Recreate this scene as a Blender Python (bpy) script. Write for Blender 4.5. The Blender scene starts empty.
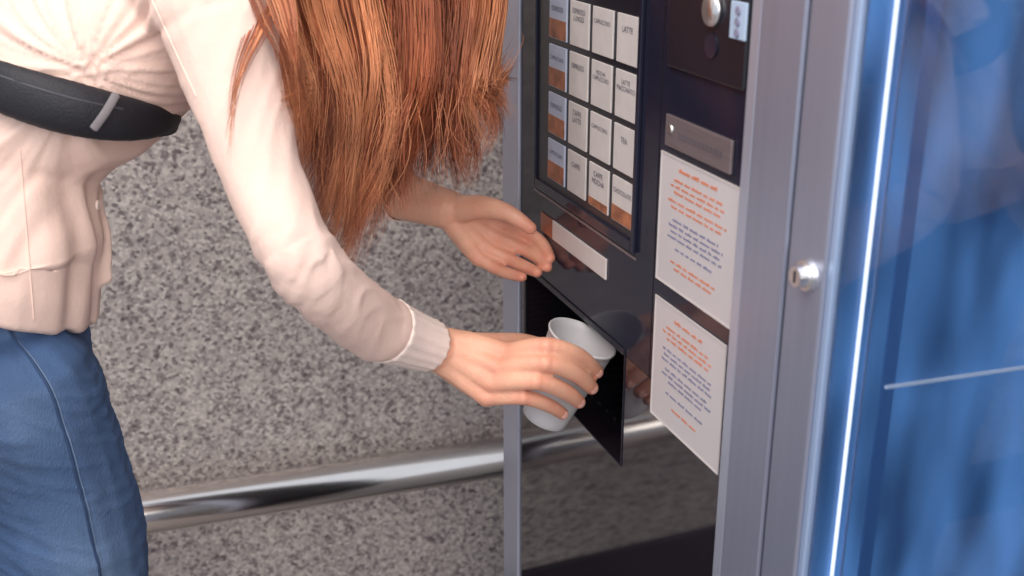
import bpy, bmesh, math, random
from mathutils import Vector, Matrix, noise
from mathutils.bvhtree import BVHTree
random.seed(7)
C = bpy.context.scene.collection
S = bpy.context.scene
V = Vector
# ---------------------------------------------------------------- camera model
FPX, HC, P = 1150.0, 1.36, math.atan(.37)
K = .926
FW = V((0, math.cos(P), -math.sin(P))); UP = V((0, math.sin(P), math.cos(P))); RT = V((1, 0, 0))
CAM = V((0, 0, HC))
def ray(px, py): return FW + RT*((px-512)/FPX) + UP*((288-py)/FPX)
def X(px, py, t): return CAM + ray(px, py)*(t*K)
A = math.radians(-70)
XD = V((math.cos(A), math.sin(A), 0)); YD = V((-math.sin(A), math.cos(A), 0))
PC = .44
def hit(px, py, y=0):
    d = ray(px, py); return CAM + d*((PC+y)/YD.dot(d))
O = hit(505, 288); O.z = 0
def mp(px, py, y=0):
    p = hit(px, py, y)-O
    return XD.dot(p), p.z
def rect(ax, ay, bx, by, y=0):
    a = mp(ax, ay, y); b = mp(bx, by, y)
    return a[0], b[0], b[1], a[1]          # x0,x1,z0,z1
# ---------------------------------------------------------------- materials
def lin(r, g, b):
    f = lambda c: (c/255/12.92) if c/255 <= .04045 else ((c/255+.055)/1.055)**2.4
    return (f(r), f(g), f(b), 1)
def mat(name, col, rough=.5, metal=0, var=.12, scale=30, bump=0, bscale=200, spec=.5, ior=None, sss=0, emit=None, es=0, stretch=None, coat=0, evar=0, flush=None):
    m = bpy.data.materials.new(name); m.use_nodes = True
    nt = m.node_tree; b = nt.nodes['Principled BSDF']
    tc = nt.nodes.new('ShaderNodeTexCoord'); mpn = nt.nodes.new('ShaderNodeMapping')
    nt.links.new(tc.outputs['Object'], mpn.inputs['Vector'])
    if stretch: mpn.inputs['Scale'].default_value = stretch
    n = nt.nodes.new('ShaderNodeTexNoise'); n.inputs['Scale'].default_value = scale; n.inputs['Detail'].default_value = 1.5 if evar else 4
    nt.links.new(mpn.outputs[0], n.inputs['Vector'])
    r = nt.nodes.new('ShaderNodeValToRGB')
    r.color_ramp.elements[0].position = .3; r.color_ramp.elements[1].position = .7
    r.color_ramp.elements[0].color = (*[c*(1-var) for c in col[:3]], 1)
    r.color_ramp.elements[1].color = (*[min(1, c*(1+var)) for c in col[:3]], 1)
    nt.links.new(n.outputs['Fac'], r.inputs['Fac']); nt.links.new(r.outputs['Color'], b.inputs['Base Color'])
    if flush:
        at = nt.nodes.new('ShaderNodeAttribute'); at.attribute_name = 'flush'
        mx = nt.nodes.new('ShaderNodeMix'); mx.data_type = 'RGBA'; mx.inputs['B'].default_value = flush
        nt.links.new(at.outputs['Fac'], mx.inputs['Factor']); nt.links.new(r.outputs['Color'], mx.inputs['A']); nt.links.new(mx.outputs['Result'], b.inputs['Base Color'])
    b.inputs['Roughness'].default_value = rough; b.inputs['Metallic'].default_value = metal
    b.inputs['Specular IOR Level'].default_value = spec
    if ior: b.inputs['IOR'].default_value = ior
    if coat: b.inputs['Coat Weight'].default_value = coat
    if sss:
        b.inputs['Subsurface Weight'].default_value = sss; b.inputs['Subsurface Radius'].default_value = (1, .35, .2); b.inputs['Subsurface Scale'].default_value = .006
    if emit:
        b.inputs['Emission Color'].default_value = emit; b.inputs['Emission Strength'].default_value = es
        if evar:
            r2 = nt.nodes.new('ShaderNodeValToRGB'); r2.color_ramp.elements[0].position = .3; r2.color_ramp.elements[1].position = .72
            r2.color_ramp.elements[0].color = (*[c*(1-evar) for c in emit[:3]], 1); r2.color_ramp.elements[1].color = (*[c*(1+evar)+.05*evar for c in emit[:3]], 1)
            nt.links.new(n.outputs['Fac'], r2.inputs['Fac']); nt.links.new(r2.outputs['Color'], b.inputs['Emission Color'])
    if bump:
        n2 = nt.nodes.new('ShaderNodeTexNoise'); n2.inputs['Scale'].default_value = bscale; n2.inputs['Detail'].default_value = 3
        nt.links.new(mpn.outputs[0], n2.inputs['Vector'])
        bp = nt.nodes.new('ShaderNodeBump'); bp.inputs['Strength'].default_value = bump; bp.inputs['Distance'].default_value = .002
        nt.links.new(n2.outputs['Fac'], bp.inputs['Height']); nt.links.new(bp.outputs['Normal'], b.inputs['Normal'])
    return m
def granite(name, dark=1.0):
    m = bpy.data.materials.new(name); m.use_nodes = True
    nt = m.node_tree; b = nt.nodes['Principled BSDF']; N = nt.nodes.new; L = nt.links.new
    tc = N('ShaderNodeTexCoord')
    n0 = N('ShaderNodeTexNoise'); n0.inputs['Scale'].default_value = 220; n0.inputs['Detail'].default_value = 3
    L(tc.outputs['Object'], n0.inputs['Vector'])
    ad = N('ShaderNodeVectorMath'); ad.operation = 'MULTIPLY_ADD'; ad.inputs[1].default_value = (.005, .005, .005)
    L(n0.outputs['Color'], ad.inputs[0]); L(tc.outputs['Object'], ad.inputs[2])
    v = N('ShaderNodeTexVoronoi'); v.inputs['Scale'].default_value = 215; L(ad.outputs[0], v.inputs['Vector'])
    sp = N('ShaderNodeSeparateColor'); L(v.outputs['Color'], sp.inputs[0])
    r = N('ShaderNodeValToRGB'); r.color_ramp.interpolation = 'CONSTANT'
    cols = [(0, (132, 122, 123)), (.09, (162, 152, 151)), (.24, (184, 174, 171)), (.44, (199, 189, 184)), (.64, (211, 201, 195)), (.86, (226, 217, 210))]
    dk = lambda c: tuple([x*dark for x in lin(*c)[:3]]+[1])
    r.color_ramp.elements[0].color = dk(cols[0][1]); r.color_ramp.elements[1].position = cols[1][0]; r.color_ramp.elements[1].color = dk(cols[1][1])
    for p_, c_ in cols[2:]:
        e = r.color_ramp.elements.new(p_); e.color = dk(c_)
    L(sp.outputs[0], r.inputs['Fac'])
    v2 = N('ShaderNodeTexVoronoi'); v2.inputs['Scale'].default_value = 130; L(ad.outputs[0], v2.inputs['Vector'])
    s2 = N('ShaderNodeSeparateColor'); L(v2.outputs['Color'], s2.inputs[0])
    r2 = N('ShaderNodeValToRGB'); r2.color_ramp.interpolation = 'CONSTANT'
    r2.color_ramp.elements[0].color = (.58, .55, .57, 1); r2.color_ramp.elements[1].position = .1; r2.color_ramp.elements[1].color = (1, 1, 1, 1)
    L(s2.outputs[1], r2.inputs['Fac'])
    n1 = N('ShaderNodeTexNoise'); n1.inputs['Scale'].default_value = 8; n1.inputs['Detail'].default_value = 5; L(tc.outputs['Object'], n1.inputs['Vector'])
    r1 = N('ShaderNodeValToRGB'); r1.color_ramp.elements[0].position = .3; r1.color_ramp.elements[0].color = (.94, .93, .94, 1); r1.color_ramp.elements[1].position = .7; r1.color_ramp.elements[1].color = (1.03, 1.02, 1.01, 1)
    L(n1.outputs['Fac'], r1.inputs['Fac'])
    mx = N('ShaderNodeMix'); mx.data_type = 'RGBA'; mx.blend_type = 'MULTIPLY'; mx.inputs['Factor'].default_value = 1
    L(r.outputs['Color'], mx.inputs['A']); L(r1.outputs['Color'], mx.inputs['B'])
    my = N('ShaderNodeMix'); my.data_type = 'RGBA'; my.blend_type = 'MULTIPLY'; my.inputs['Factor'].default_value = 1
    L(mx.outputs['Result'], my.inputs['A']); L(r2.outputs['Color'], my.inputs['B'])
    L(my.outputs['Result'], b.inputs['Base Color'])
    b.inputs['Roughness'].default_value = .4
    return m
M = {}
M['granite'] = granite('speckled_granite')
M['floor'] = granite('speckled_floor_stone', .6)
M['steel'] = mat('polished_steel', (.98, .91, .87, 1), .16, 1, .04, 8, stretch=(1, 1, 12))
M['chrome'] = mat('chrome', (.85, .85, .86, 1), .3, 1, .03, 20)
M['silver'] = mat('silver_metal', lin(164, 169, 190), .36, .65, .03, 3, stretch=(40, 40, .6))
M['silver2'] = mat('silver_metal_edge', lin(194, 199, 218), .32, .6, .03, 3)
M['edge'] = mat('blue_lit_metal_edge', lin(168, 190, 226), .34, .4, .02, 3)  # blue cabinet light painted into a paler metal colour
M['black'] = mat('black_gloss', lin(33, 34, 50), .1, 0, .12, 6, ior=1.42)
M['mirror'] = mat('black_mirror_gloss', lin(36, 30, 37), .05, 0, .12, 6, ior=2.5)
M['blackm'] = mat('black_satin', lin(26, 27, 38), .3, 0, .15, 20)
M['bay'] = mat('bay_black_plastic', lin(18, 18, 26), .4, 0, .2, 30)
M['label'] = mat('label_card', lin(206, 198, 196), .45, var=.05, scale=60)
M['labelb'] = mat('label_card_blue', lin(178, 186, 208), .45, var=.06, scale=60)
M['coffee'] = mat('coffee_picture_brown', lin(152, 94, 66), .45, var=.5, scale=60)
M['ink'] = mat('dark_ink', lin(92, 90, 108), .6, var=.1)
M['pink'] = mat('embossed_ink', lin(92, 84, 92), .5, var=.1)
M['red'] = mat('orange_red_ink', lin(210, 134, 106), .6, var=.1)
M['blueink'] = mat('blue_grey_ink', lin(134, 134, 160), .6, var=.1)
M['paper'] = mat('notice_paper', lin(202, 194, 196), .4, var=.04, scale=8)
M['plate'] = mat('grey_metal_plate', lin(128, 116, 120), .35, .4, .1, 40, stretch=(1, 1, 10))
M['strip'] = mat('white_display_strip', lin(212, 202, 200), .35, var=.05, scale=20)
M['hand_reflection'] = mat('painted_hand_reflection', lin(160, 100, 76), .3, .5, .15, 40)  # brown of the hand's reflection, painted as a colour
M['keys'] = mat('pale_blue_plate', lin(176, 196, 222), .4, var=.06)
M['blue'] = mat('blue_lining_added_glow', lin(60, 96, 146), .3, 0, .15, 2.2, emit=lin(66, 116, 172), es=.5, stretch=(2, 9, 3.0), evar=.9)  # interior light put in as the lining's own mottled glow
M['blued'] = mat('deep_blue_added_glow', lin(54, 86, 138), .3, 0, .15, 2.2, emit=lin(54, 96, 152), es=.4, stretch=(2.5, 2.5, 1), evar=.7)  # same added glow, deeper blue
M['led'] = mat('led_tube', (.9, .95, 1, 1), .4, emit=(.86, .92, 1, 1), es=1.2)
M['glint'] = mat('painted_glass_streak', lin(170, 186, 212), .4, emit=(.7, .8, .95, 1), es=.22)  # glow imitating a pale reflection on the glass
M['cup'] = mat('white_plastic_cup', lin(206, 203, 206), .38, var=.03, scale=20)
M['skin'] = mat('skin', lin(236, 178, 150), .45, var=.1, scale=38, bump=.28, bscale=420, sss=.18, flush=lin(222, 132, 110))
M['nail'] = mat('fingernail', lin(238, 178, 164), .2, var=.04)
M['blouse'] = mat('pale_pink_cotton', lin(239, 208, 195), .9, var=.03, scale=25, bump=.2, bscale=240)
M['cuff'] = mat('white_ribbed_cuff', lin(246, 226, 217), .8, var=.04, scale=60, bump=.25, bscale=300)
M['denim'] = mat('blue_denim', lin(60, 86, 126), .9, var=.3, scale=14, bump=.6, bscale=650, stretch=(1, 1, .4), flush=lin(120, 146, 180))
M['stitch'] = mat('denim_seam', lin(46, 67, 102), .85, var=.1)
M['thread'] = mat('seam_thread', lin(112, 132, 164), .85, var=.1)
M['blackf'] = mat('black_nylon', lin(28, 28, 36), .6, var=.2, bump=.3, bscale=500)
M['web'] = mat('grey_webbing', lin(116, 110, 114), .6, var=.1)
M['zip'] = mat('dark_zipper', lin(62, 62, 70), .5, var=.1)
M['shoe'] = mat('white_sneaker', lin(215, 212, 210), .6, var=.05)
M['sole'] = mat('rubber_sole', lin(180, 178, 175), .7, var=.05)
M['eye'] = mat('eye_white', lin(235, 232, 228), .2, var=.02)
M['lip'] = mat('lips', lin(196, 110, 104), .4, var=.05)
def hairmat():
    m = bpy.data.materials.new('auburn_hair'); m.use_nodes = True
    nt = m.node_tree; b = nt.nodes['Principled BSDF']
    a = nt.nodes.new('ShaderNodeAttribute'); a.attribute_name = 'strand'
    n = nt.nodes.new('ShaderNodeTexNoise'); n.inputs['Scale'].default_value = 16
    tc = nt.nodes.new('ShaderNodeTexCoord'); nt.links.new(tc.outputs['Object'], n.inputs['Vector'])
    r = nt.nodes.new('ShaderNodeValToRGB'); r.color_ramp.elements[0].position = .3; r.color_ramp.elements[0].color = (.72, .68, .68, 1); r.color_ramp.elements[1].position = .7; r.color_ramp.elements[1].color = (1.25, 1.22, 1.2, 1)
    nt.links.new(n.outputs['Fac'], r.inputs['Fac'])
    mx = nt.nodes.new('ShaderNodeMix'); mx.data_type = 'RGBA'; mx.blend_type = 'MULTIPLY'; mx.inputs['Factor'].default_value = 1
    nt.links.new(a.outputs['Color'], mx.inputs['A']); nt.links.new(r.outputs['Color'], mx.inputs['B'])
    nt.links.new(mx.outputs['Result'], b.inputs['Base Color'])
    b.inputs['Roughness'].default_value = .38; b.inputs['Specular IOR Level'].default_value = .5
    return m
M['hair'] = hairmat()
def glassmat():
    m = bpy.data.materials.new('clear_glass'); m.use_nodes = True
    nt = m.node_tree; b = nt.nodes['Principled BSDF']
    n = nt.nodes.new('ShaderNodeTexNoise'); n.inputs['Scale'].default_value = 3
    r = nt.nodes.new('ShaderNodeValToRGB'); r.color_ramp.elements[0].color = (.86, .92, 1, 1); r.color_ramp.elements[1].color = (.94, .97, 1, 1)
    nt.links.new(n.outputs['Fac'], r.inputs['Fac']); nt.links.new(r.outputs['Color'], b.inputs['Base Color'])
    b.inputs['Roughness'].default_value = .02; b.inputs['Transmission Weight'].default_value = 1; b.inputs['IOR'].default_value = 1.3
    return m
M['glass'] = glassmat()
# ---------------------------------------------------------------- mesh helpers
def obj(name, bm, m, parent=None, smooth=False, shift=None):
    me = bpy.data.meshes.new(name)
    if isinstance(bm, bpy.types.Mesh): me = bm; me.name = name
    else:
        bmesh.ops.recalc_face_normals(bm, faces=bm.faces); bm.to_mesh(me); bm.free()
    if shift is not None: me.transform(Matrix.Translation(-shift))
    me.materials.clear(); me.materials.append(M[m])
    if smooth:
        for p in me.polygons: p.use_smooth = True
    o = bpy.data.objects.new(name, me); C.objects.link(o)
    if parent: o.parent = parent
    return o
def thing(name, label, cat, loc=(0, 0, 0), rz=0, group=None):
    o = bpy.data.objects.new(name, None); C.objects.link(o); o.empty_display_size = .05
    o.location = loc; o.rotation_euler = (0, 0, rz); o['label'] = label; o['category'] = cat
    if group: o['group'] = group
    return o
def box(bm, x0, x1, y0, y1, z0, z1, bev=0, seg=2):
    b2 = bmesh.new(); bmesh.ops.create_cube(b2, size=1)
    for v in b2.verts:
        v.co = V((x0+(v.co.x+.5)*(x1-x0), y0+(v.co.y+.5)*(y1-y0), z0+(v.co.z+.5)*(z1-z0)))
    if bev: bmesh.ops.bevel(b2, geom=list(b2.edges), offset=bev, segments=seg, affect='EDGES', profile=.5)
    me = bpy.data.meshes.new('t'); b2.to_mesh(me); b2.free(); bm.from_mesh(me); bpy.data.meshes.remove(me)
    return bm
def nb(): return bmesh.new()
def Bx(*a, **k): return box(nb(), *a, **k)
def cyl(bm, c, axis, r0, r1, h, seg=32):
    q = V(axis).normalized(); mt = Matrix.Translation(V(c)+q*h/2) @ q.to_track_quat('Z', 'Y').to_matrix().to_4x4()
    bmesh.ops.create_cone(bm, cap_ends=True, segments=seg, radius1=r0, radius2=r1, depth=h, matrix=mt); return bm
def ell(bm, c, ax, ay, az, ra, rb, rc, sub=3):
    mt = Matrix.Translation(c) @ Matrix(((ax.x*ra, ay.x*rb, az.x*rc, 0), (ax.y*ra, ay.y*rb, az.y*rc, 0), (ax.z*ra, ay.z*rb, az.z*rc, 0), (0, 0, 0, 1)))
    bmesh.ops.create_icosphere(bm, subdivisions=sub, radius=1, matrix=mt); return bm
def cr(pts, n):
    out = []; L = len(pts)
    for i in range(L-1):
        p0, p1, p2, p3 = pts[max(i-1, 0)], pts[i], pts[i+1], pts[min(i+2, L-1)]
        for k in range(n):
            t = k/n
            out.append(.5*((2*p1)+(p2-p0)*t+(2*p0-5*p1+4*p2-p3)*t*t+(3*p1-p0-3*p2+p3)*t**3))
    out.append(pts[-1]); return out
def tube(bm, pts, rads, side=None, seg=20, n=5, caps=True, cap0=1.0):
    """lofted closed tube; rads = r or (half along side, half across)"""
    R = [V((r, r, 0)) if not isinstance(r, tuple) else V((r[0], r[1], 0)) for r in rads]
    P_ = cr([V(p) for p in pts], n) if n > 1 else [V(p) for p in pts]
    R = cr(R, n) if n > 1 else R
    N = len(P_); rings = []
    sd = V(side) if side is not None else V((.31, .2, .93))
    fr = []
    for i in range(N):
        tg = (P_[min(i+1, N-1)]-P_[max(i-1, 0)]).normalized()
        a = (sd-tg*sd.dot(tg))
        if a.length < 1e-4: a = tg.orthogonal()
        a.normalize(); b = tg.cross(a)
        if side is None: sd = a
        fr.append((tg, a, b))
    def ring(c, a, b, ra, rb):
        return [bm.verts.new(c+a*(ra*math.cos(2*math.pi*k/seg))+b*(rb*math.sin(2*math.pi*k/seg))) for k in range(seg)]
    seq = []
    if caps:
        tg, a, b = fr[0]; m_ = min(R[0].x, R[0].y)*cap0
        for an in (75, 50, 25):
            q = math.radians(an); seq.append((P_[0]-tg*m_*math.sin(q), a, b, R[0].x*math.cos(q), R[0].y*math.cos(q)))
    for i in range(N): seq.append((P_[i], fr[i][1], fr[i][2], R[i].x, R[i].y))
    if caps:
        tg, a, b = fr[-1]; m_ = min(R[-1].x, R[-1].y)
        for an in (25, 50, 75):
            q = math.radians(an); seq.append((P_[-1]+tg*m_*math.sin(q), a, b, R[-1].x*math.cos(q), R[-1].y*math.cos(q)))
    rings = [ring(*s) for s in seq]
    for i in range(len(rings)-1):
        for k in range(seg):
            bm.faces.new((rings[i][k], rings[i][(k+1) % seg], rings[i+1][(k+1) % seg], rings[i+1][k]))
    bm.faces.new(rings[0][::-1]); bm.faces.new(rings[-1])
    return bm
def remesh(bm, vox, smooth=3, fac=.5):
    me = bpy.data.meshes.new('tmp'); bmesh.ops.recalc_face_normals(bm, faces=bm.faces); bm.to_mesh(me); bm.free()
    o = bpy.data.objects.new('tmp', me); C.objects.link(o)
    md = o.modifiers.new('r', 'REMESH'); md.mode = 'VOXEL'; md.voxel_size = vox; md.use_smooth_shade = True
    if smooth:
        sm = o.modifiers.new('s', 'SMOOTH'); sm.factor = fac; sm.iterations = smooth
    dg = bpy.context.evaluated_depsgraph_get(); dg.update()
    out = bpy.data.meshes.new_from_object(o.evaluated_get(dg))
    bpy.data.objects.remove(o); bpy.data.meshes.remove(me)
    return out
def text(s, size, loc, parent, m='ink', name='lettering'):
    cu = bpy.data.curves.new('t', 'FONT'); cu.body = s; cu.size = size; cu.align_x = 'CENTER'; cu.align_y = 'CENTER'; cu.space_line = .95
    o = bpy.data.objects.new('t', cu); C.objects.link(o)
    dg = bpy.context.evaluated_depsgraph_get(); dg.update()
    me = bpy.data.meshes.new_from_object(o.evaluated_get(dg)); bpy.data.objects.remove(o)
    me.transform(Matrix.Translation(V(loc)) @ Matrix.Rotation(math.pi/2, 4, 'X'))
    return obj(name, me, m, parent)
def struct(o): o['kind'] = 'structure'; return o
# ---------------------------------------------------------------- setting
YW, KW = 1.80, math.tan(math.radians(18))
wa = math.atan(KW)
w = struct(obj('wall_back', Bx(-3.5, 2.6, 0, .12, 0, 2.8), 'granite')); w.location = (0, YW, 0); w.rotation_euler = (0, 0, wa)
fl = struct(obj('floor', Bx(-3.6, 2.8, -2.2, 2.8, -.1, 0), 'floor'))
bs = struct(obj('baseboard_back', Bx(-3.5, 2.6, -.014, 0, 0, .13, bev=.003), 'blackm')); bs.location = (0, YW, 0); bs.rotation_euler = (0, 0, wa)
# rail
def rp(px, py, y0=YW-.085):
    d = ray(px, py); return CAM+d*(y0/(d.y-KW*d.x))
r1 = rp(148, 511); r2 = rp(503, 458); zr = (r1.z+r2.z)/2
rb = V((r2.x, r2.y, 0))
rail = thing('handrail', 'round polished steel rail running along the speckled granite wall', 'rail', (rb.x, rb.y, zr), wa)
b = nb(); cyl(b, (-2.2, 0, 0), (1, 0, 0), .033, .033, 2.55, 48); obj('rail_tube', b, 'steel', rail, True)
for xx in (-1.9, -1.1, .12):
    b = nb(); cyl(b, (xx, .02, 0), (0, 1, 0), .011, .011, .057, 20); cyl(b, (xx, .069, 0), (0, 1, 0), .03, .03, .006, 28); obj('bracket', b, 'chrome', rail)
# ---------------------------------------------------------------- coffee machine
cm = thing('coffee_machine', 'black glossy coffee vending machine with drink label grid and cup bay', 'vending machine', O, A)
def avg(a, b_, y=0): return (mp(*a, y)[0]+mp(*b_, y)[0])/2
xs1 = mp(518, 288, -.003)[0]
xf0 = avg((748, 50), (717, 500), -.004)
xf1 = avg((799, 50), (767, 500), -.006)
ZT = 1.83
ox0, ox1, oz0, oz1 = rect(527, 269, 621, 465)
D = .19
b = nb()
box(b, 0, ox0-.004, .03, .56, .06, ZT); box(b, ox1+.004, xf1, .03, .56, .06, ZT)
box(b, ox0-.004, ox1+.004, .03, .56, .06, oz0-.004); box(b, ox0-.004, ox1+.004, .03, .56, oz1+.004, ZT); box(b, ox0-.004, ox1+.004, D+.004, .56, oz0-.004, oz1+.004)
obj('cabinet', b, 'blackm', cm)
obj('side_trim', Bx(0, xs1, -.003, .03, .02, ZT, bev=.0015), 'silver2', cm)
b = nb(); xm = xf0+(xf1-xf0)*.22
box(b, xm, xf1, -.006, .03, .02, ZT, bev=.002); obj('door_frame', b, 'silver', cm)
obj('frame_edge', Bx(xf0, xm-.0008, -.004, .03, .02, ZT, bev=.002), 'silver2', cm)
b = nb()
box(b, xs1+.001, xf0-.001, 0, .03, oz1, ZT-.01)
obj('front_panel', b, 'black', cm)
b = nb()
box(b, xs1+.001, ox0, 0, .03, oz0, oz1-.0006); box(b, ox1, xf0-.001, 0, .03, oz0, oz1-.0006); box(b, xs1+.001, xf0-.001, 0, .03, .1, oz0)
obj('lower_panel', b, 'mirror', cm)
obj('plinth', Bx(xs1, xf0, .02, .05, 0, .1), 'blackm', cm)
# cup bay
b = nb()
box(b, ox0-.003, ox0, .03, D, oz0, oz1); box(b, ox1, ox1+.003, .03, D, oz0, oz1)
box(b, ox0, ox1, D, D+.003, oz0, oz1); box(b, ox0, ox1, .03, D, oz1, oz1+.003); box(b, ox0, ox1, .03, D, oz0-.003, oz0)
bay = obj('cup_bay', b, 'bay', cm)
b = nb()
for k in range(13):
    xk = ox0+.012+k*(ox1-ox0-.024)/12; box(b, xk-.003, xk+.003, .035, D-.01, oz0, oz0+.003)
obj('drip_grate', b, 'bay', bay)
b = nb()
xc = (ox0+ox1)/2
for dx in (-.012, .012): cyl(b, (xc+dx, .09, oz1-.03), (0, 0, 1), .005, .008, .03, 16)
obj('nozzle', b, 'bay', bay, True)
fb = .006; b = nb()
box(b, ox0-fb, ox0, -.002, 0, oz0-fb, oz1+fb, bev=.0008)
box(b, ox0, ox1, -.002, 0, oz1, oz1+fb, bev=.0008)
box(b, ox1, ox1+.0012, -.001, 0, oz0-.001, oz1+fb); box(b, ox0, ox1, -.001, 0, oz0-.0012, oz0)
obj('bay_rim', b, 'blackm', cm)
# selection window
gx0, gx1, gz0, gz1 = rect(549, 43, 632, 232, -.003)
wx0, wx1, wz0, _ = rect(538, 182, 634, 241)
gap = .0085; cw = (gx1-gx0-3*gap)/4; gz = .0062; rh = (gz1-gz0-2*gz)/3
wtop = gz1+rh+2.5*gap+.004
b = nb(); bw = .010
box(b, wx0-bw, wx0, -.004, 0, wz0-bw, wtop+bw, bev=.001); box(b, wx1, wx1+bw*.6, -.004, 0, wz0-bw, wtop+bw, bev=.001)
box(b, wx0, wx1, -.004, 0, wz0-bw, wz0, bev=.001); box(b, wx0, wx1, -.004, 0, wtop, wtop+bw, bev=.001)
obj('window_bezel', b, 'black', cm)
obj('window_back', Bx(wx0, wx1, -.001, -.0002, wz0, wtop), 'blackm', cm)
words = [['ESPRESSO', 'ESPRESSO\nLUNGO', 'CAPPUCCINO', 'LATTE'], ['CAPPUCCINO', 'ESPRESSO', 'MOCHA\nCAPPUCCINO', 'LATTE\nMACCHIATO'],
         ['ESPRESSO', 'CAFFE\nLATTE', 'CAPPUCCINO', 'TEA'], ['CAPPUCCINO', 'CAFFE', 'CAFFE\nMOCHA', 'CHOCOLATE']]
for r in range(4):
    for c in range(4):
        x0 = gx0+c*(cw+gap); z1 = gz1+rh+gz-r*(rh+gz); z0 = z1-rh
        lb = obj('drink_button', Bx(x0, x0+cw, -.003, -.001, z0, z1, bev=.0006), 'labelb' if c == 0 else 'label', cm)
        if c == 0: obj('coffee_picture', Bx(x0+.0008, x0+cw-.0008, -.0034, -.003, z0+.001, z0+rh*.46), 'coffee', lb)
        if c == 3 and r == 3: obj('coffee_picture', Bx(x0+.0008, x0+cw-.0008, -.0034, -.003, z0+.001, z0+rh*.36), 'coffee', lb)
        if c == 2 and r == 3: obj('coffee_picture', Bx(x0+.0008, x0+cw-.0008, -.0034, -.003, z0+.001, z0+rh*.2), 'coffee', lb)
        t_ = words[r][c]; L_ = max(len(q) for q in t_.split('\n'))
        text(t_, min(.0075, cw*1.25/L_), (x0+cw/2, -.0036, z1-rh*.3), lb)
# display strip below the window
sx0, sx1, sz0, sz1 = rect(554, 220, 607, 280)
obj('display_strip', Bx(sx0, sx1, -.002, 0, sz0, sz1, bev=.0006), 'strip', cm)
cx_ = mp(542, 240)[0]
b = nb(); box(b, cx_, sx0-.001, -.002, 0, sz0, sz1, bev=.0006); obj('hand_reflection_end', b, 'hand_reflection', cm)  # painted piece imitating the hand reflected in the strip's left end
b = nb(); box(b, wx0-bw, wx1+bw*.6, -.0012, 0, wz0-bw-.0065, wz0-bw-.004); obj('panel_groove', b, 'plate', cm)
gx = (mp(664, 30)[0]+mp(653, 300)[0])/2
obj('panel_seam', Bx(gx-.0005, gx+.0005, -.0004, 0, oz1, ZT-.02), 'bay', cm)
# coin module
cx0, cx1, cz0, _ = rect(668, 20, 743, 92, -.004)
cmod = obj('coin_module', Bx(cx0, cx1, -.004, 0, cz0, cz0+.16, bev=.0018), 'blackm', cm)
def lp(px, py, y): q = mp(px, py, y); return V((q[0], y, q[1]))
b = nb(); cyl(b, lp(714, 10, -.004), (0, -1, 0), .0125, .0115, .004, 36); obj('coin_button', b, 'chrome', cmod, True)
b = nb(); cyl(b, lp(712, 46, -.004), (0, -1, 0), .009, .009, .0015, 32); obj('lock_barrel', b, 'black', cmod)
kx0, kx1, kz0, kz1 = rect(731, 0, 745, 42, -.006)
kp = obj('key_plate', Bx(kx0, kx1-.001, -.006, -.004, kz0, kz1, bev=.0008), 'keys', cmod)
for k in range(3):
    b = nb(); cyl(b, ((kx0+kx1)/2, -.006, kz0+(k+.6)*(kz1-kz0)/3.4), (0, -1, 0), .0035, .003, .0012, 20); obj('key', b, 'blueink', kp)
nx0, nx1, nz0, nz1 = rect(669, 113, 733, 175)
npl = obj('name_plate', Bx(nx0, nx1, -.003, 0, nz0, nz1, bev=.001), 'plate', cm)
b = nb(); cyl(b, (nx0+.010, -.003, (nz0+nz1)/2+.002), (0, -1, 0), .0038, .0032, .0012, 20); obj('screw', b, 'chrome', npl)
b = nb()
xx = nx0+.024
while xx < nx1-.014:
    wd = random.uniform(.002, .004); box(b, xx, xx+wd, -.0033, -.003, (nz0+nz1)/2-.003, (nz0+nz1)/2+.002); xx += wd+.0018
obj('lettering', b, 'pink', npl)
# notices
def notice(lab, pxs, spec):
    x0, x1, z0, z1 = rect(*pxs, -.001)
    loc = O+XD*((x0+x1)/2)+V((0, 0, z0))
    t = thing('paper_notice', lab, 'notice', loc+YD*-.0006, A)
    wd, h = (x1-x0), z1-z0
    obj('sheet', Bx(-wd/2, wd/2, -.0006, 0, 0, h), 'paper', t)
    e = nb(); q = .0014
    box(e, -wd/2, wd/2, -.0012, -.0006, 0, q); box(e, -wd/2, wd/2, -.0012, -.0006, h-q, h); box(e, -wd/2, -wd/2+q, -.0012, -.0006, q, h-q); box(e, wd/2-q, wd/2, -.0012, -.0006, q, h-q)
    obj('sleeve_edge', e, 'label', t)
    for mname in ('red', 'blueink'):
        b = nb()
        for (zz, wl, hh, mm) in spec:
            if mm != mname: continue
            z = h*zz; half = wd*wl/2; xx = -half
            while xx < half:
                L_ = random.randint(3, 8)
                for k in range(L_):
                    lw = random.uniform(.0014, .0020)*hh/.0026
                    if xx+lw > half: break
                    box(b, xx, xx+lw, -.0010, -.0006, z, z+hh*random.choice((.8, .8, .8, 1.15))); xx += lw+.0007
                xx += .0024
        obj('lettering', b, mname, t)
notice('upper framed paper notice with orange heading, below the grey name plate', (662, 150, 731, 330),
       [(.90, .5, .0028, 'red'), (.82, .62, .0020, 'red'), (.775, .7, .0020, 'red'), (.73, .6, .0020, 'red'), (.66, .75, .0020, 'red'), (.615, .66, .0020, 'red'),
        (.52, .6, .0020, 'blueink'), (.475, .7, .0020, 'blueink'), (.43, .64, .0020, 'blueink'), (.385, .72, .0020, 'blueink'), (.31, .5, .0020, 'blueink'), (.2, .6, .0020, 'red'), (.155, .5, .0020, 'red')])
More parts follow.
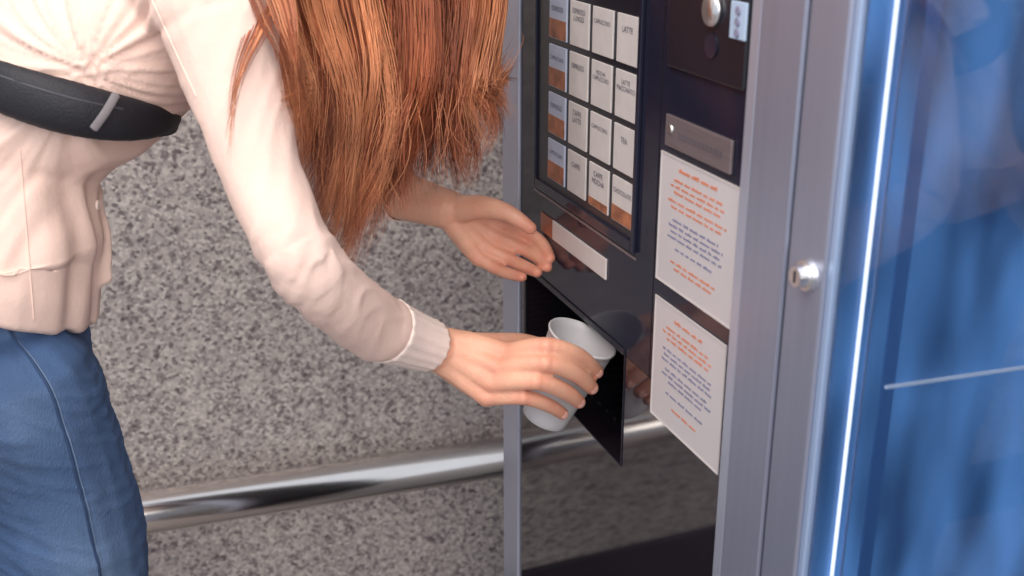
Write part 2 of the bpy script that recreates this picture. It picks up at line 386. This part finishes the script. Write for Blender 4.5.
notice('lower framed paper notice beside the cup bay, under the other sheet', (656, 294, 718, 475),
       [(.88, .4, .0024, 'red'), (.80, .62, .0020, 'red'), (.755, .72, .0020, 'red'), (.71, .6, .0020, 'red'), (.62, .7, .0020, 'blueink'), (.575, .66, .0020, 'blueink'), (.53, .72, .0020, 'blueink'),
        (.46, .6, .0020, 'blueink'), (.415, .7, .0020, 'blueink'), (.37, .5, .0020, 'blueink'), (.27, .56, .0020, 'blueink'), (.17, .35, .0020, 'red')])
# ---------------------------------------------------------------- second machine
y0 = -.006
x20 = avg((803, 50), (770, 500), y0); x21 = avg((850, 50), (811, 500), y0)
O2 = O+XD*x20
sm = thing('snack_machine', 'glass fronted vending machine with blue lit interior and silver frame', 'vending machine', O2, A)
W2 = .80; a1 = x21-x20
b = nb(); box(b, 0, a1*.86, y0, .03, .02, ZT, bev=.002); box(b, W2-a1, W2, y0, .03, .02, ZT, bev=.002)
box(b, a1*.86, W2-a1, y0, .03, ZT-.08, ZT, bev=.002); box(b, a1*.86, W2-a1, y0, .03, .02, .3, bev=.002)
obj('door_frame', b, 'silver', sm)
b = nb(); box(b, a1*.86, a1, y0+.002, .004, .3, ZT-.08, bev=.0015); obj('frame_edge', b, 'edge', sm)
obj('glass_pane', Bx(a1, W2-a1, 0, .003, .3, ZT-.08), 'glass', sm)
b = nb(); box(b, 0, a1-.004, .03, .56, .02, ZT); box(b, W2-a1, W2, .03, .56, .02, ZT); box(b, a1-.004, W2-a1, .53, .56, .02, ZT)
box(b, a1-.004, W2-a1, .03, .53, ZT-.08, ZT); box(b, a1-.004, W2-a1, .03, .53, .02, .3)
obj('cabinet', b, 'blackm', sm)
obj('side_lining', Bx(a1-.004, a1-.001, .005, .52, .3, ZT-.08), 'blue', sm)
obj('back_lining', Bx(a1, W2-a1, .52, .53, .3, ZT-.08), 'blued', sm)
def side_hit(px, py, off=.002):
    d = ray(px, py); t = (a1+off-XD.dot(CAM-O2))/XD.dot(d); q = CAM+d*t-O2; return V((XD.dot(q), YD.dot(q), q.z))
yl = max(.008, side_hit(867, 288).y)
b = nb(); cyl(b, (a1+.0012, yl, .31), (0, 0, 1), .0013, .0013, ZT-.41, 16); obj('led_tube', b, 'led', sm)
ya, yb_ = side_hit(897, 288).y, side_hit(910, 288).y
obj('lining_rib', Bx(a1-.001, a1+.0006, ya, yb_, .3, ZT-.08), 'blued', sm)
ya = side_hit(877, 288).y
obj('lining_rib', Bx(a1-.001, a1+.0006, ya, ya+.0016, .3, ZT-.08), 'edge', sm)
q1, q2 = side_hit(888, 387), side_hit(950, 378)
b = nb(); tube(b, [q1, q2, q2+(q2-q1)*2.5], [.0015]*3, seg=10); obj('glass_streak_bar', b, 'glint', sm, True)  # added glowing bar imitating a white streak reflected in the glass
sh = obj('shelf', Bx(a1+.02, W2-a1-.02, .2, .5, .52, .526), 'blued', sm)
obj('shelf_rail', Bx(a1+.02, W2-a1-.02, .194, .2, .514, .532), 'blue', sh)
lk = lp(801, 276, -.012); lkx = max(lk.x-x20, .014)
b = nb(); cyl(b, (lkx, y0+.001, lk.z), (0, -1, 0), .0115, .0105, .005, 40); lk_ = obj('lock', b, 'chrome', sm)
b = nb(); cyl(b, (lkx, y0-.004, lk.z), (0, -1, 0), .0078, .007, .007, 32); obj('lock_barrel', b, 'chrome', lk_)
b = nb(); box(b, lkx-.0006, lkx+.0006, y0-.0116, y0-.0108, lk.z-.004, lk.z+.004); obj('keyhole', b, 'bay', lk_)
# ---------------------------------------------------------------- cup
ct = X(583, 337, 1.232); cb = X(544, 418, 1.272)
ax = (ct-cb); hgt = ax.length; ax.normalize()
cupm = Matrix.Translation(cb) @ ax.to_track_quat('Z', 'Y').to_matrix().to_4x4()
prof = [(0, .003), (.020, .003), (.0225, 0), (.0235, .001), (.0245, .008), (.0338, hgt-.012), (.0345, hgt-.004), (.0358, hgt-.0035), (.0366, hgt-.0015), (.0358, hgt), (.0346, hgt-.001), (.0332, hgt-.008), (.0238, .010), (.021, .0055), (0, .005)]
b = nb(); seg = 56; rings = []
for r_, z_ in prof:
    rings.append([b.verts.new((0, 0, z_))] if r_ == 0 else [b.verts.new((r_*math.cos(2*math.pi*k/seg), r_*math.sin(2*math.pi*k/seg), z_)) for k in range(seg)])
for i in range(len(rings)-1):
    p_, q_ = rings[i], rings[i+1]
    for k in range(seg):
        k2 = (k+1) % seg
        if len(p_) == 1: b.faces.new((p_[0], q_[k2], q_[k]))
        elif len(q_) == 1: b.faces.new((p_[k], p_[k2], q_[0]))
        else: b.faces.new((p_[k], p_[k2], q_[k2], q_[k]))
cup = obj('cup', b, 'cup', None, True); cup.matrix_world = cupm
cup['label'] = 'pale grey disposable drinking cup held tilted in the hand at the bay'; cup['category'] = 'cup'
# ---------------------------------------------------------------- person
LOC = V((-.52, 1.08, 0))
pe = thing('person', 'woman with long auburn hair in pale pink blouse bending to take a cup', 'person', LOC)
FD = V((.93, .37, 0)).normalized(); LF = V((-.37, .93, 0)).normalized()
SR = X(205, -15, 1.03); UMR = X(264, 178, 1.0); ER = X(308, 267, .997); FMR = X(367, 321, 1.10); WR = X(440, 350, 1.195)
LS = 1.045
SL = V((-.34, 1.30, 1.25)); WL = X(446, 209, 1.275*LS); EL = V((-.245, 1.335, 1.02))
NB_ = V((-.29, 1.145, 1.285)); HCEN = X(380, -118, 1.18)
g = V((.70, -.05, -.71)).normalized(); cwn = V((.65, .25, .7)); cwn = (cwn-g*cwn.dot(g)).normalized(); hs = g.cross(cwn)
BL = [V((-.507, 1.05, .962)), V((-.494, 1.05, .990)), V((-.477, 1.05, 1.03)), V((-.470, 1.053, 1.075)), V((-.462, 1.062, 1.12)), V((-.392, 1.092, 1.20)), V((-.345, 1.12, 1.245)), V((-.305, 1.14, 1.288))]
BR_ = [(.154, .104), (.146, .096), (.128, .084), (.115, .076), (.118, .080), (.142, .100), (.148, .088), (.10, .06)]
HRp, KR, AR_ = V((-.466, .976, .85)), V((-.458, 1.02, .46)), V((-.512, 1.01, .08))
HLp, KL, AL_ = V((-.535, 1.12, .85)), V((-.520, 1.155, .46)), V((-.58, 1.145, .08))
bm = nb()
tube(bm, [V((-.505, 1.05, .83)), V((-.505, 1.05, .92))]+BL[2:], [(.10, .055), (.095, .05), (.092, .05), (.094, .053)]+[(a_-.018, b_-.018) for a_, b_ in BR_[4:]], side=LF, seg=28)
tube(bm, [NB_, NB_.lerp(HCEN-cwn*.09, .5), HCEN-cwn*.05-g*.02], [.055, .048, .05])
ell(bm, HCEN+cwn*.02-g*.01, g, hs, cwn, .095, .075, .095)
ell(bm, HCEN-cwn*.035+g*.03, g, hs, cwn, .062, .058, .075)
tube(bm, [HCEN+g*.085+cwn*.012, HCEN+g*.1-cwn*.012, HCEN+g*.108-cwn*.028], [.007, .010, .012], n=3, seg=12)
ell(bm, HCEN-cwn*.092+g*.068, g, hs, cwn, .018, .02, .016, 2)
for s_ in (-1, 1): ell(bm, HCEN+hs*.075*s_-cwn*.012-g*.015, g, hs, cwn, .016, .008, .03, 2)
for s_ in (-1, 1): ell(bm, HCEN+hs*.033*s_+g*.076+cwn*.022, g, hs, cwn, .012, .022, .007, 2)
IR = V((-.325, 1.07, 1.245)); IL = V((-.335, 1.22, 1.25))
tube(bm, [IR, SR, UMR, ER], [.045, .038, .027, .024])
tube(bm, [ER, FMR, WR], [.024, .026, .0205])
tube(bm, [IL, SL, SL.lerp(EL, .5), EL], [.05, .043, .036, .03])
tube(bm, [EL, EL.lerp(WL, .4), WL], [.03, .031, .0215])
for h_, k_, a_ in ((HRp, KR, AR_), (HLp, KL, AL_)):
    tube(bm, [h_+V((0, 0, .03)), h_.lerp(k_, .4), k_, k_.lerp(a_, .35)+V((-.015, 0, 0)), a_], [.06, .058, .046, .046, .036])
    tube(bm, [a_-V((.03, .01, .03)), a_+FD*.07-V((0, 0, .04)), a_+FD*.15-V((0, 0, .055))], [.03, (.036, .026), (.034, .016)], side=LF)
nails = []; warm = []
def finger(pts, rr, nail=1, ts=1.0):
    p = [X(q[0], q[1], q[2]*ts) for q in pts]
    tube(bm, p, rr, seg=16, n=5)
    warm.extend([(p[0], .010, .6), (p[1], .008, .8), (p[2], .006, .55), (p[3], .010, .85)])
    d = (p[-1]-p[-2]).normalized(); nrm = (CAM-p[-1]).normalized()*nail; nrm = (nrm-d*nrm.dot(d)).normalized()
    nails.append((p[-1]-d*.003, d, nrm, rr[-1]))
# right hand round the cup
f4 = [.0108, .0097, .0090, .0077]
RH = [[(507, 353, 1.186), (546, 346, 1.162), (579, 356, 1.184), (597, 372, 1.214)],
      [(499, 368, 1.179), (545, 363, 1.156), (576, 374, 1.179), (592, 388, 1.209)],
      [(492, 383, 1.179), (536, 381, 1.160), (564, 391, 1.182), (579, 402, 1.209)],
      [(487, 397, 1.186), (523, 397, 1.174), (548, 405, 1.195), (563, 414, 1.217)]]
for i, q in enumerate(RH):
    k = .9 if i < 3 else .8
    finger(q, [r_*k for r_ in f4])
    mc = X(*q[0]); ws = X(440, 350+(-10, -3, 4, 11)[i], 1.196)
    tube(bm, [ws, ws.lerp(mc, .5)+V((0, 0, .002)), mc], [.013, .012, .010], seg=14)
    tube(bm, [ws+FW*.008, ws.lerp(mc, .5)+FW*.013, mc+FW*.010], [.013, .013, .010], seg=14)
    ell(bm, mc-FW*.0035, RT, UP, FW, .0095, .008, .008, 2)
    pj = X(*q[1]); ell(bm, pj-FW*.0015, RT, UP, FW, .0098*k, .0098*k, .0100*k, 2)
finger([(450, 347, 1.202), (490, 345, 1.232), (524, 343, 1.264), (553, 350, 1.285)], [.015, .0125, .0098, .008], -1)
# left hand cupped palm up
LH = [[(503, 224, 1.288), (529, 234, 1.294), (543, 245, 1.282), (550, 258, 1.264)],
      [(496, 237, 1.288), (523, 249, 1.292), (538, 258, 1.278), (547, 267, 1.259)],
      [(488, 249, 1.286), (510, 260, 1.285), (525, 267, 1.270), (537, 272, 1.252)],
      [(479, 258, 1.284), (497, 269, 1.279), (510, 274, 1.265), (522, 277, 1.251)]]
for i, q in enumerate(LH):
    k = .84 if i < 3 else .75
    finger(q, [r_*k for r_ in (.0108, .0092, .0086, .0072)], -1, LS)
    mc = X(q[0][0], q[0][1], q[0][2]*LS); ws = X(446+i*2, 209+(-8, -2, 5, 11)[i], 1.278*LS)
    tube(bm, [ws, ws.lerp(mc, .5)+FW*.004, mc], [.014, .013, .0098], seg=14)
    tube(bm, [ws-FW*.004, ws.lerp(mc, .5)-FW*.002, mc+FW*.001], [.0115, .0105, .008], seg=14)
finger([(456, 210, 1.272), (482, 207, 1.252), (508, 213, 1.238), (530, 228, 1.238)], [.0155, .0126, .0092, .0072], -1, LS)
bme = remesh(bm, .0019, 3)
fa_ = bme.attributes.new('flush', 'FLOAT', 'POINT'); fl_ = [0.0]*len(bme.vertices)
for i, v in enumerate(bme.vertices):
    p = v.co
    if p.x < -.1: continue
    f = 0
    for c_, r_, s_ in warm:
        d2 = (p-c_).length_squared
        if d2 < .0016: f = max(f, s_*math.exp(-d2/(r_*r_*2.2)))
    fl_[i] = f*.8
fa_.data.foreach_set('value', fl_)
obj('body', bme, 'skin', pe, True, LOC)
for c_, d_, n_, r_ in nails:
    b = nb(); ell(b, c_+n_*r_*.88, d_, n_.cross(d_), n_, .0054, .0045, .0012, 2); obj('fingernail', b, 'nail', pe, True, LOC)
for s_ in (-1, 1):
    b = nb(); ell(b, HCEN+hs*.032*s_+g*.074+cwn*.006, g, hs, cwn, .012, .013, .011, 2); obj('eye', b, 'eye', pe, True, LOC)
b = nb(); ell(b, HCEN+g*.09-cwn*.056, g, hs, cwn, .007, .022, .008, 2); obj('lips', b, 'lip', pe, True, LOC)
# ---- blouse
bm = nb()
tube(bm, BL, BR_, side=LF, seg=36, cap0=.12)
armR = [IR, SR, X(240, 95, 1.012), UMR, ER, FMR, X(385, 329, 1.126), X(398, 334.5, 1.146)]
tube(bm, armR, [.06, .055, .040, .0322, .0295, .0305, .0298, .0235], n=6)
armL = [IL, SL, SL.lerp(EL, .5), EL, EL.lerp(WL, .35), EL.lerp(WL, .6)]
tube(bm, armL, [.06, .055, .046, .042, .04, .032], n=6)
tube(bm, [X(82, 190, 1.19), X(91, 245, 1.205), X(100, 298, 1.22)], [(.022, .013), (.024, .010), (.017, .005)], side=RT, n=5, cap0=1)
me = remesh(bm, .003, 7)
pl = cr(armR, 6); cum = [0]
for i in range(1, len(pl)): cum.append(cum[-1]+(pl[i]-pl[i-1]).length)
for v in me.vertices:
    if v.co.z < 1.03 and v.co.x < -.32:
        sd_ = (v.co-BL[1]).dot(-LF)/.14
        v.co.z += .045*max(0, sd_+.15)*min(1, (1.03-v.co.z)/.05)
nrm = [v.normal.copy() for v in me.vertices]
PT = V((-.33, 1.03, 1.20))       # folds fan out from under the arm
for i, v in enumerate(me.vertices):
    p = v.co; best = 9; bi = 0
    for k in range(0, len(pl)):
        d = (pl[k]-p).length_squared
        if d < best: best = d; bi = k
    wgt = 0
    if best < .075**2:
        tg = (pl[min(bi+1, len(pl)-1)]-pl[max(bi-1, 0)]).normalized(); q = p-pl[bi]
        s_ = cum[bi]+q.dot(tg); q = q-tg*q.dot(tg)
        wgt = min(1, max(0, (s_-cum[6])/.05))
        end = min(1, max(0, (cum[37]-s_)/.015))
        a_ = .0009+.0020*math.exp(-((s_-cum[24])/.04)**2)
        nn = noise.noise(V((s_*30+q.x*52-q.z*46, q.y*30+q.z*16, q.z*28+s_*6)))
        n2 = noise.noise(V((s_*9+q.x*22, q.y*26+5, q.z*26+3)))
        n3 = noise.noise(V((s_*16+q.z*60, q.y*50, q.x*50)))
        dA = (a_*(1-3.2*min(abs(nn), .35))+.0018*n2+.0011*n3)*end
    dB = 0
    if p.x < -.2:
        r_ = p-PT; an = math.atan2(r_.z, -r_.x+.3*r_.y); L_ = r_.length
        soft = min(1, L_/.08)
        low = min(1, max(0, (1.12-p.z)/.04))
        f1 = noise.noise(V((an*8, L_*5, p.y*5)))
        fine = noise.noise(V((an*18+3, L_*9, p.y*9)))
        th = math.atan2((p-BL[2]).dot(LF), (p-BL[2]).dot(FD))
        hang = math.sin(th*13+2.2*noise.noise(V((th*2, p.z*9, 1)))) * (.35+.65*noise.noise(V((th*1.6, p.z*5, 7)))+.3)
        up_ = .0065*f1+.0022*fine
        dB = soft*up_*(1-low)+low*(.0036*hang+.003*f1+.0015*fine)
    v.co = p+nrm[i]*((dA*wgt+dB*(1-wgt)) if wgt > 0 else dB)
bl = obj('blouse', me, 'blouse', pe, True, LOC)
def cuff(pts, rr):
    b = nb(); P_ = cr([V(p) for p in pts], 6); N = len(P_); sg = 72; rings = []
    RR = cr([V((r, 0, 0)) for r in rr], 6)
    tg = (P_[-1]-P_[0]).normalized(); a = tg.orthogonal().normalized(); c = tg.cross(a)
    prof_ = [(0, -.0024)]+[(i, (.0006 if i in (1, N-2) else 0)) for i in range(N)]+[(N-1, -.0018), (N-2, -.0022)]
    for i, off in prof_:
        fold = 1-i/(N-1)
        rings.append([b.verts.new(P_[i]+(a*math.cos(2*math.pi*k/sg)+c*math.sin(2*math.pi*k/sg))*(RR[i].x+off+.0005*fold*math.sin(k*2*math.pi/9)+.0006*math.sin(k*math.pi/2))) for k in range(sg)])
    for i in range(len(rings)-1):
        j = i+1
        for k in range(sg): b.faces.new((rings[i][k], rings[i][(k+1) % sg], rings[j][(k+1) % sg], rings[j][k]))
    return b
obj('cuff', cuff([X(388, 330.5, 1.130), X(408, 338.5, 1.157), X(430, 346, 1.182)], [.0296, .0272, .0248]), 'cuff', bl, True, LOC)
obj('cuff', cuff([EL.lerp(WL, .55), EL.lerp(WL, .63), EL.lerp(WL, .71)], [.034, .031, .0295]), 'cuff', bl, True, LOC)
bvb = BVHTree.FromPolygons([v.co+LOC for v in me.vertices], [tuple(p.vertices) for p in me.polygons])
hq = bvb.ray_cast(CAM, ray(97, 205).normalized())
if hq[0] is not None:
    b = nb(); cyl(b, hq[0], hq[1], .005, .0045, .002, 20); obj('button', b, 'cuff', bl, False, LOC)
# stitched seams of the blouse
for a0, a1_ in (((20, 150), (34, 320)), ((152, 0), (196, 96))):
    pts = []
    for j in range(31):
        px = a0[0]+(a1_[0]-a0[0])*j/30; py = a0[1]+(a1_[1]-a0[1])*j/30
        rc = bvb.ray_cast(CAM, ray(px, py).normalized())
        if rc[0] is not None: pts.append(rc[0]+rc[1]*.0001)
    if len(pts) > 6:
        b = nb(); tube(b, pts, [.0008]*len(pts), seg=8, n=1); obj('seam', b, 'blouse', bl, True, LOC)
# ---- jeans
bm = nb()
tube(bm, [V((-.478, 1.05, 1.025)), V((-.494, 1.05, .97)), V((-.504, 1.05, .90)), V((-.506, 1.05, .82))], [(.104, .062), (.114, .069), (.128, .080), (.126, .080)], side=LF, seg=32, cap0=.2)
for h_, k_, a_ in ((HRp, KR, AR_), (HLp, KL, AL_)):
    tube(bm, [h_+V((0, 0, .04)), h_.lerp(k_, .3)+FD*.013, h_.lerp(k_, .65)+FD*.008, k_, k_.lerp(a_, .4)+V((-.012, 0, 0)), a_+V((0, 0, .02))], [.080, .079, .071, .062, .06, .054], n=6)
me = remesh(bm, .0034, 6)
nrm = [v.normal.copy() for v in me.vertices]
for i, v in enumerate(me.vertices):
    p = v.co
    n1 = noise.noise(V((p.x*10, p.y*10, p.z*26+p.x*14))); n2 = noise.noise(V((p.x*20+p.z*12, p.y*20, p.z*54+p.x*40)))
    v.co = p+nrm[i]*(.0038*n1+.0018*max(0, 1-4*abs(n2)))
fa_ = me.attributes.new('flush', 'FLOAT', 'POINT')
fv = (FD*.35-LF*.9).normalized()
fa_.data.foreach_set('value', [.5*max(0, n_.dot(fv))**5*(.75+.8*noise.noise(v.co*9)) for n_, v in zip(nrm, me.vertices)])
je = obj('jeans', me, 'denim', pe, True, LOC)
bvj = BVHTree.FromPolygons([v.co+LOC for v in me.vertices], [tuple(p.vertices) for p in me.polygons])
for h_, k_, a_ in ((HRp, KR, AR_), (HLp, KL, AL_)):
    sd_ = (-LF if h_ is HRp else LF)
    for off_, rr_, mm_, nm_ in ((.62, .0013, 'stitch', 'seam'), (.67, .0006, 'thread', 'stitching')):
        sf = (sd_+FD*off_).normalized(); pts = []
        for j in range(-12, 51):
            c_ = h_.lerp(k_, j/36) if j <= 36 else k_.lerp(a_, (j-36)/15)
            rc = bvj.ray_cast(c_+sf*.25, -sf)
            if rc[0] is not None: pts.append(rc[0]+rc[1]*.0007)
        b = nb(); tube(b, pts, [rr_]*len(pts), seg=8, n=2); obj(nm_, b, mm_, je, True, LOC)
for a_ in (AR_, AL_):
    b = nb(); tube(b, [a_-FD*.05-V((0, 0, .035)), a_+FD*.04-V((0, 0, .03)), a_+FD*.12-V((0, 0, .045)), a_+FD*.17-V((0, 0, .05))], [(.036, .03), (.044, .038), (.046, .026), (.036, .016)], side=LF, seg=24)
    sh = obj('shoe', remesh(b, .004, 3), 'shoe', pe, True, LOC)
    b = nb(); tube(b, [a_-FD*.055+V((0, 0, -.069)), a_+FD*.05+V((0, 0, -.069)), a_+FD*.175+V((0, 0, -.069))], [(.037, .01), (.045, .01), (.036, .01)], side=LF, seg=24); obj('sole', b, 'sole', sh, True, LOC)
# ---- belt bag (worn)
c0 = BL[4].lerp(BL[5], .6); tg = (BL[5]-BL[4]).normalized().lerp(V((0, 0, 1)), .55).normalized(); fa = (FD-tg*FD.dot(tg)).normalized(); sa = tg.cross(fa)
if sa.dot(LF) > 0: sa = -sa            # towards her right
def bp(deg, off):
    q = math.radians(deg); return c0+sa*((.139+off)*math.cos(q))+fa*((.100+off)*math.sin(q))
bg = thing('belt_bag', 'black nylon bag with grey strap worn across the pink blouse', 'bag', bp(20, .02))
BLc = bg.location.copy()
band = nb(); sg = 56; rr = []
for (h2, off) in ((-.014, .003), (-.014, .008), (.014, .008), (.014, .003)):
    rr.append([band.verts.new(bp(360*k/sg, off)+tg*h2) for k in range(sg)])
for i in range(4):
    for k in range(sg): band.faces.new((rr[i][k], rr[i][(k+1) % sg], rr[(i+1) % 4][(k+1) % sg], rr[(i+1) % 4][k]))
obj('strap', band, 'blackf', bg, True, BLc)
b = nb(); tube(b, [bp(d_, .007) for d_ in (-50, -25, 0, 25, 48, 66)], [(.019, .009), (.022, .011), (.023, .012), (.020, .011), (.014, .009), (.007, .005)], side=tg, seg=24)
obj('pouch', remesh(b, .003, 3), 'blackf', bg, True, BLc)
b = nb(); tube(b, [bp(d_, .0165)+tg*.010 for d_ in (-30, -12, 4, 20)], [.0014]*4, seg=8); obj('zipper', b, 'zip', bg, True, BLc)
b = nb(); tube(b, [bp(16, .0165)+tg*.021, bp(13, .0205)+tg*.006, bp(10, .0205)-tg*.010], [(.0036, .0014)]*3, side=sa.cross(tg), seg=12); obj('webbing', b, 'web', bg, False, BLc)
# ---- hair
TIP = [(0, 266, 120), (.08, 298, 185), (.18, 324, 244), (.3, 338, 272), (.42, 356, 262), (.55, 380, 230), (.7, 420, 190), (.85, 460, 192), (1, 492, 108)]
def tipf(s):
    for a_, b_ in zip(TIP, TIP[1:]):
        if s <= b_[0]:
            k = (s-a_[0])/(b_[0]-a_[0]); return a_[1]+(b_[1]-a_[1])*k, a_[2]+(b_[2]-a_[2])*k
    return TIP[-1][1:]
verts = []; faces = []; cols = []
PAL = [lin(118, 60, 39), lin(144, 77, 49), lin(172, 97, 64), lin(214, 142, 100), lin(130, 68, 44), lin(92, 46, 35)]
def strand(ctrl, r, col, wav, ph, fr=7):
    pts = cr(ctrl, 5); N = len(pts); base = len(verts)
    for i, p in enumerate(pts):
        t_ = i/(N-1); e_ = max(0, t_-.25)/.75
        o_ = RT*math.sin(ph+t_*fr)*wav*e_+FW*math.cos(ph*1.3+t_*fr*.9)*wav*e_
        tg = (pts[min(i+1, N-1)]-pts[max(i-1, 0)]).normalized(); a = tg.cross(FW)
        if a.length < 1e-3: a = tg.orthogonal()
        a.normalize(); c = tg.cross(a)
        rr_ = r*(.75+.5*math.sin(min(1, t_*1.6)*math.pi/2)) * (1 if t_ < .5 else max(.12, 1-(t_-.5)/.52))
        for k in range(3):
            an = k*math.pi*2/3; verts.append(p+o_+a*rr_*math.cos(an)+c*rr_*.8*math.sin(an)); cols.append(col)
    for i in range(N-1):
        for k in range(3):
            k2 = (k+1) % 3; faces.append((base+i*3+k, base+i*3+k2, base+(i+1)*3+k2, base+(i+1)*3+k))
NCL = 120
for cl in range(NCL):
    s0 = (cl+random.random())/NCL; dep0 = random.uniform(-1, 1)
    tx, ty = tipf(s0); f_ = random.choice((1, 1.02, .97, .93, .88, .8, .7, .99)) if s0 < .6 else random.choice((1, 1.02, .95, .85, .75, .65, .98))
    ty = ty*f_; ph = random.uniform(0, 1.4)+s0*6
    near = s0 < .07
    tt = (1.0 if near else 1.165+.065*dep0)
    tipc = X(tx+random.uniform(-10, 10)+(1-f_)*38, ty, tt+random.uniform(-.01, .01))
    sg_ = .02 if cl % 2 else .036
    c0_ = random.choice(PAL[1:4]) if cl % 3 == 0 else PAL[int((noise.noise(V((s0*9, dep0*2, 1)))+.75)*4) % 6]
    tight = random.random() < .5; wv = random.uniform(.010, .017); fq = random.uniform(6, 9)
    for k in range(80):
        s = min(1, max(0, s0+random.gauss(0, sg_))); dep = max(-1, min(1, dep0+random.gauss(0, .15)))
        rim = math.sqrt(max(0, 1-(2*s-1)**2))
        T = X(250+258*s+random.uniform(-3, 3), -40, (1.03 if near else 1.175+.1*dep*max(.5, rim)))
        Tm = X(286+212*s+random.gauss(0, 2.5), 75, (1.005 if near else 1.17+.085*dep))
        hd = (T-HCEN); hd.z = 0; hd = hd.normalized() if hd.length > 1e-3 else V((1, 0, 0))
        root = HCEN+V((0, 0, .105))+hd*random.uniform(.0, .05)+V((-.02, 0, 0))
        sh_ = HCEN+V((0, 0, .062))+hd*.098
        spread = .003 if tight else random.choice((.005, .008))
        dl = abs(random.gauss(0, .028))
        tip = tipc+V((random.gauss(0, spread), random.gauss(0, spread), 0))
        tip = tip+(Tm-tip).normalized()*dl
        M1 = Tm.lerp(tip, .55)+RT*.016*(.5-abs(s-.5))+V((random.gauss(0, .0008), random.gauss(0, .0016), 0))
        cc = random.choice(PAL) if random.random() < .06 else c0_
        vv = random.uniform(.92, 1.08); cc = (cc[0]*vv, cc[1]*vv, cc[2]*vv, 1)
        strand([root, sh_, T, Tm, M1, tip], random.uniform(.00026, .00046), cc, wv, ph+random.gauss(0, .08), fq)
for k in range(34):   # loose lock sweeping over the near sleeve
    w0 = random.gauss(0, 3)
    tip = X(227+random.gauss(0, 2), random.uniform(95, 168), .95)
    strand([HCEN+V((-.03, 0, .105)), HCEN+V((-.075, -.05, .06)), X(284+w0*2, -40, 1.03), X(262+w0*2, 20, .98), X(238+w0, 75, .958), tip], random.uniform(.0003, .0006), random.choice(PAL[1:4]), .0015, 1+random.gauss(0, .2))
for k in range(60):   # hair over the shoulder edge
    w0 = random.random()
    strand([HCEN+V((-.03, 0, .105)), HCEN+V((-.075, -.05, .06)), X(246+44*w0, -40, 1.0), X(256+40*w0, 15, .975), X(278+22*w0, 60, .98), X(292+22*w0+random.gauss(0, 6), random.uniform(105, 190), 1.02)], random.uniform(.0003, .0006), random.choice(PAL[1:5]), .003, w0*4)
for k in range(90):   # flyaways at the tips
    s = random.random(); tx, ty = tipf(s)
    strand([X(262+246*s, -40, 1.1), X(290+200*s, 70, 1.09), X(tx+random.gauss(0, 12), ty*.7, 1.085), X(tx+random.gauss(0, 16), ty*random.uniform(.85, 1.05), 1.085)], .00032, random.choice(PAL[2:4]), .007, k*1.7)
me = bpy.data.meshes.new('hair'); me.from_pydata(verts, [], faces)
at = me.attributes.new('strand', 'FLOAT_COLOR', 'POINT')
at.data.foreach_set('color', [x for c_ in cols for x in c_])
hair = obj('hair', me, 'hair', pe, True, LOC)
b = nb(); ell(b, HCEN+cwn*.028-g*.02, g, hs, cwn, .094, .08, .095)
cap = obj('hair_cap', b, 'hair', pe, True, LOC)
ca = cap.data.attributes.new('strand', 'FLOAT_COLOR', 'POINT'); ca.data.foreach_set('color', [x for _ in cap.data.vertices for x in PAL[0]])
# ---------------------------------------------------------------- light
def area(name, loc, tgt, size, e, col=(1, 1, 1)):
    l = bpy.data.lights.new(name, 'AREA'); l.size = size; l.energy = e; l.color = col
    o = bpy.data.objects.new(name, l); C.objects.link(o); o.location = loc
    o.rotation_euler = (V(tgt)-V(loc)).to_track_quat('-Z', 'Y').to_euler(); return o
area('overhead_fill', (-.7, .3, 2.6), (-.2, 1.3, .8), 1.1, 23, (1, .92, .83))  # unseen area light added overhead as soft fill
area('front_fill', (.5, -1.0, 2.2), (-.1, 1.5, .6), 1.8, 45, (1, .94, .88))  # unseen area light added behind the camera to brighten wall and hands
wd = bpy.data.worlds.new('World'); S.world = wd; wd.use_nodes = True
wd.node_tree.nodes['Background'].inputs[0].default_value = (.84, .9, 1, 1); wd.node_tree.nodes['Background'].inputs[1].default_value = .74
S.view_settings.view_transform = 'Standard'
# ---------------------------------------------------------------- camera
cd = bpy.data.cameras.new('Camera'); co = bpy.data.objects.new('Camera', cd); C.objects.link(co)
cd.sensor_width = 36; cd.lens = 36*FPX/1024; cd.clip_start = .02
co.location = CAM; co.rotation_euler = (math.pi/2-P, 0, 0)
cd.dof.use_dof = True; cd.dof.focus_distance = 1.13; cd.dof.aperture_fstop = 6.0
S.camera = co
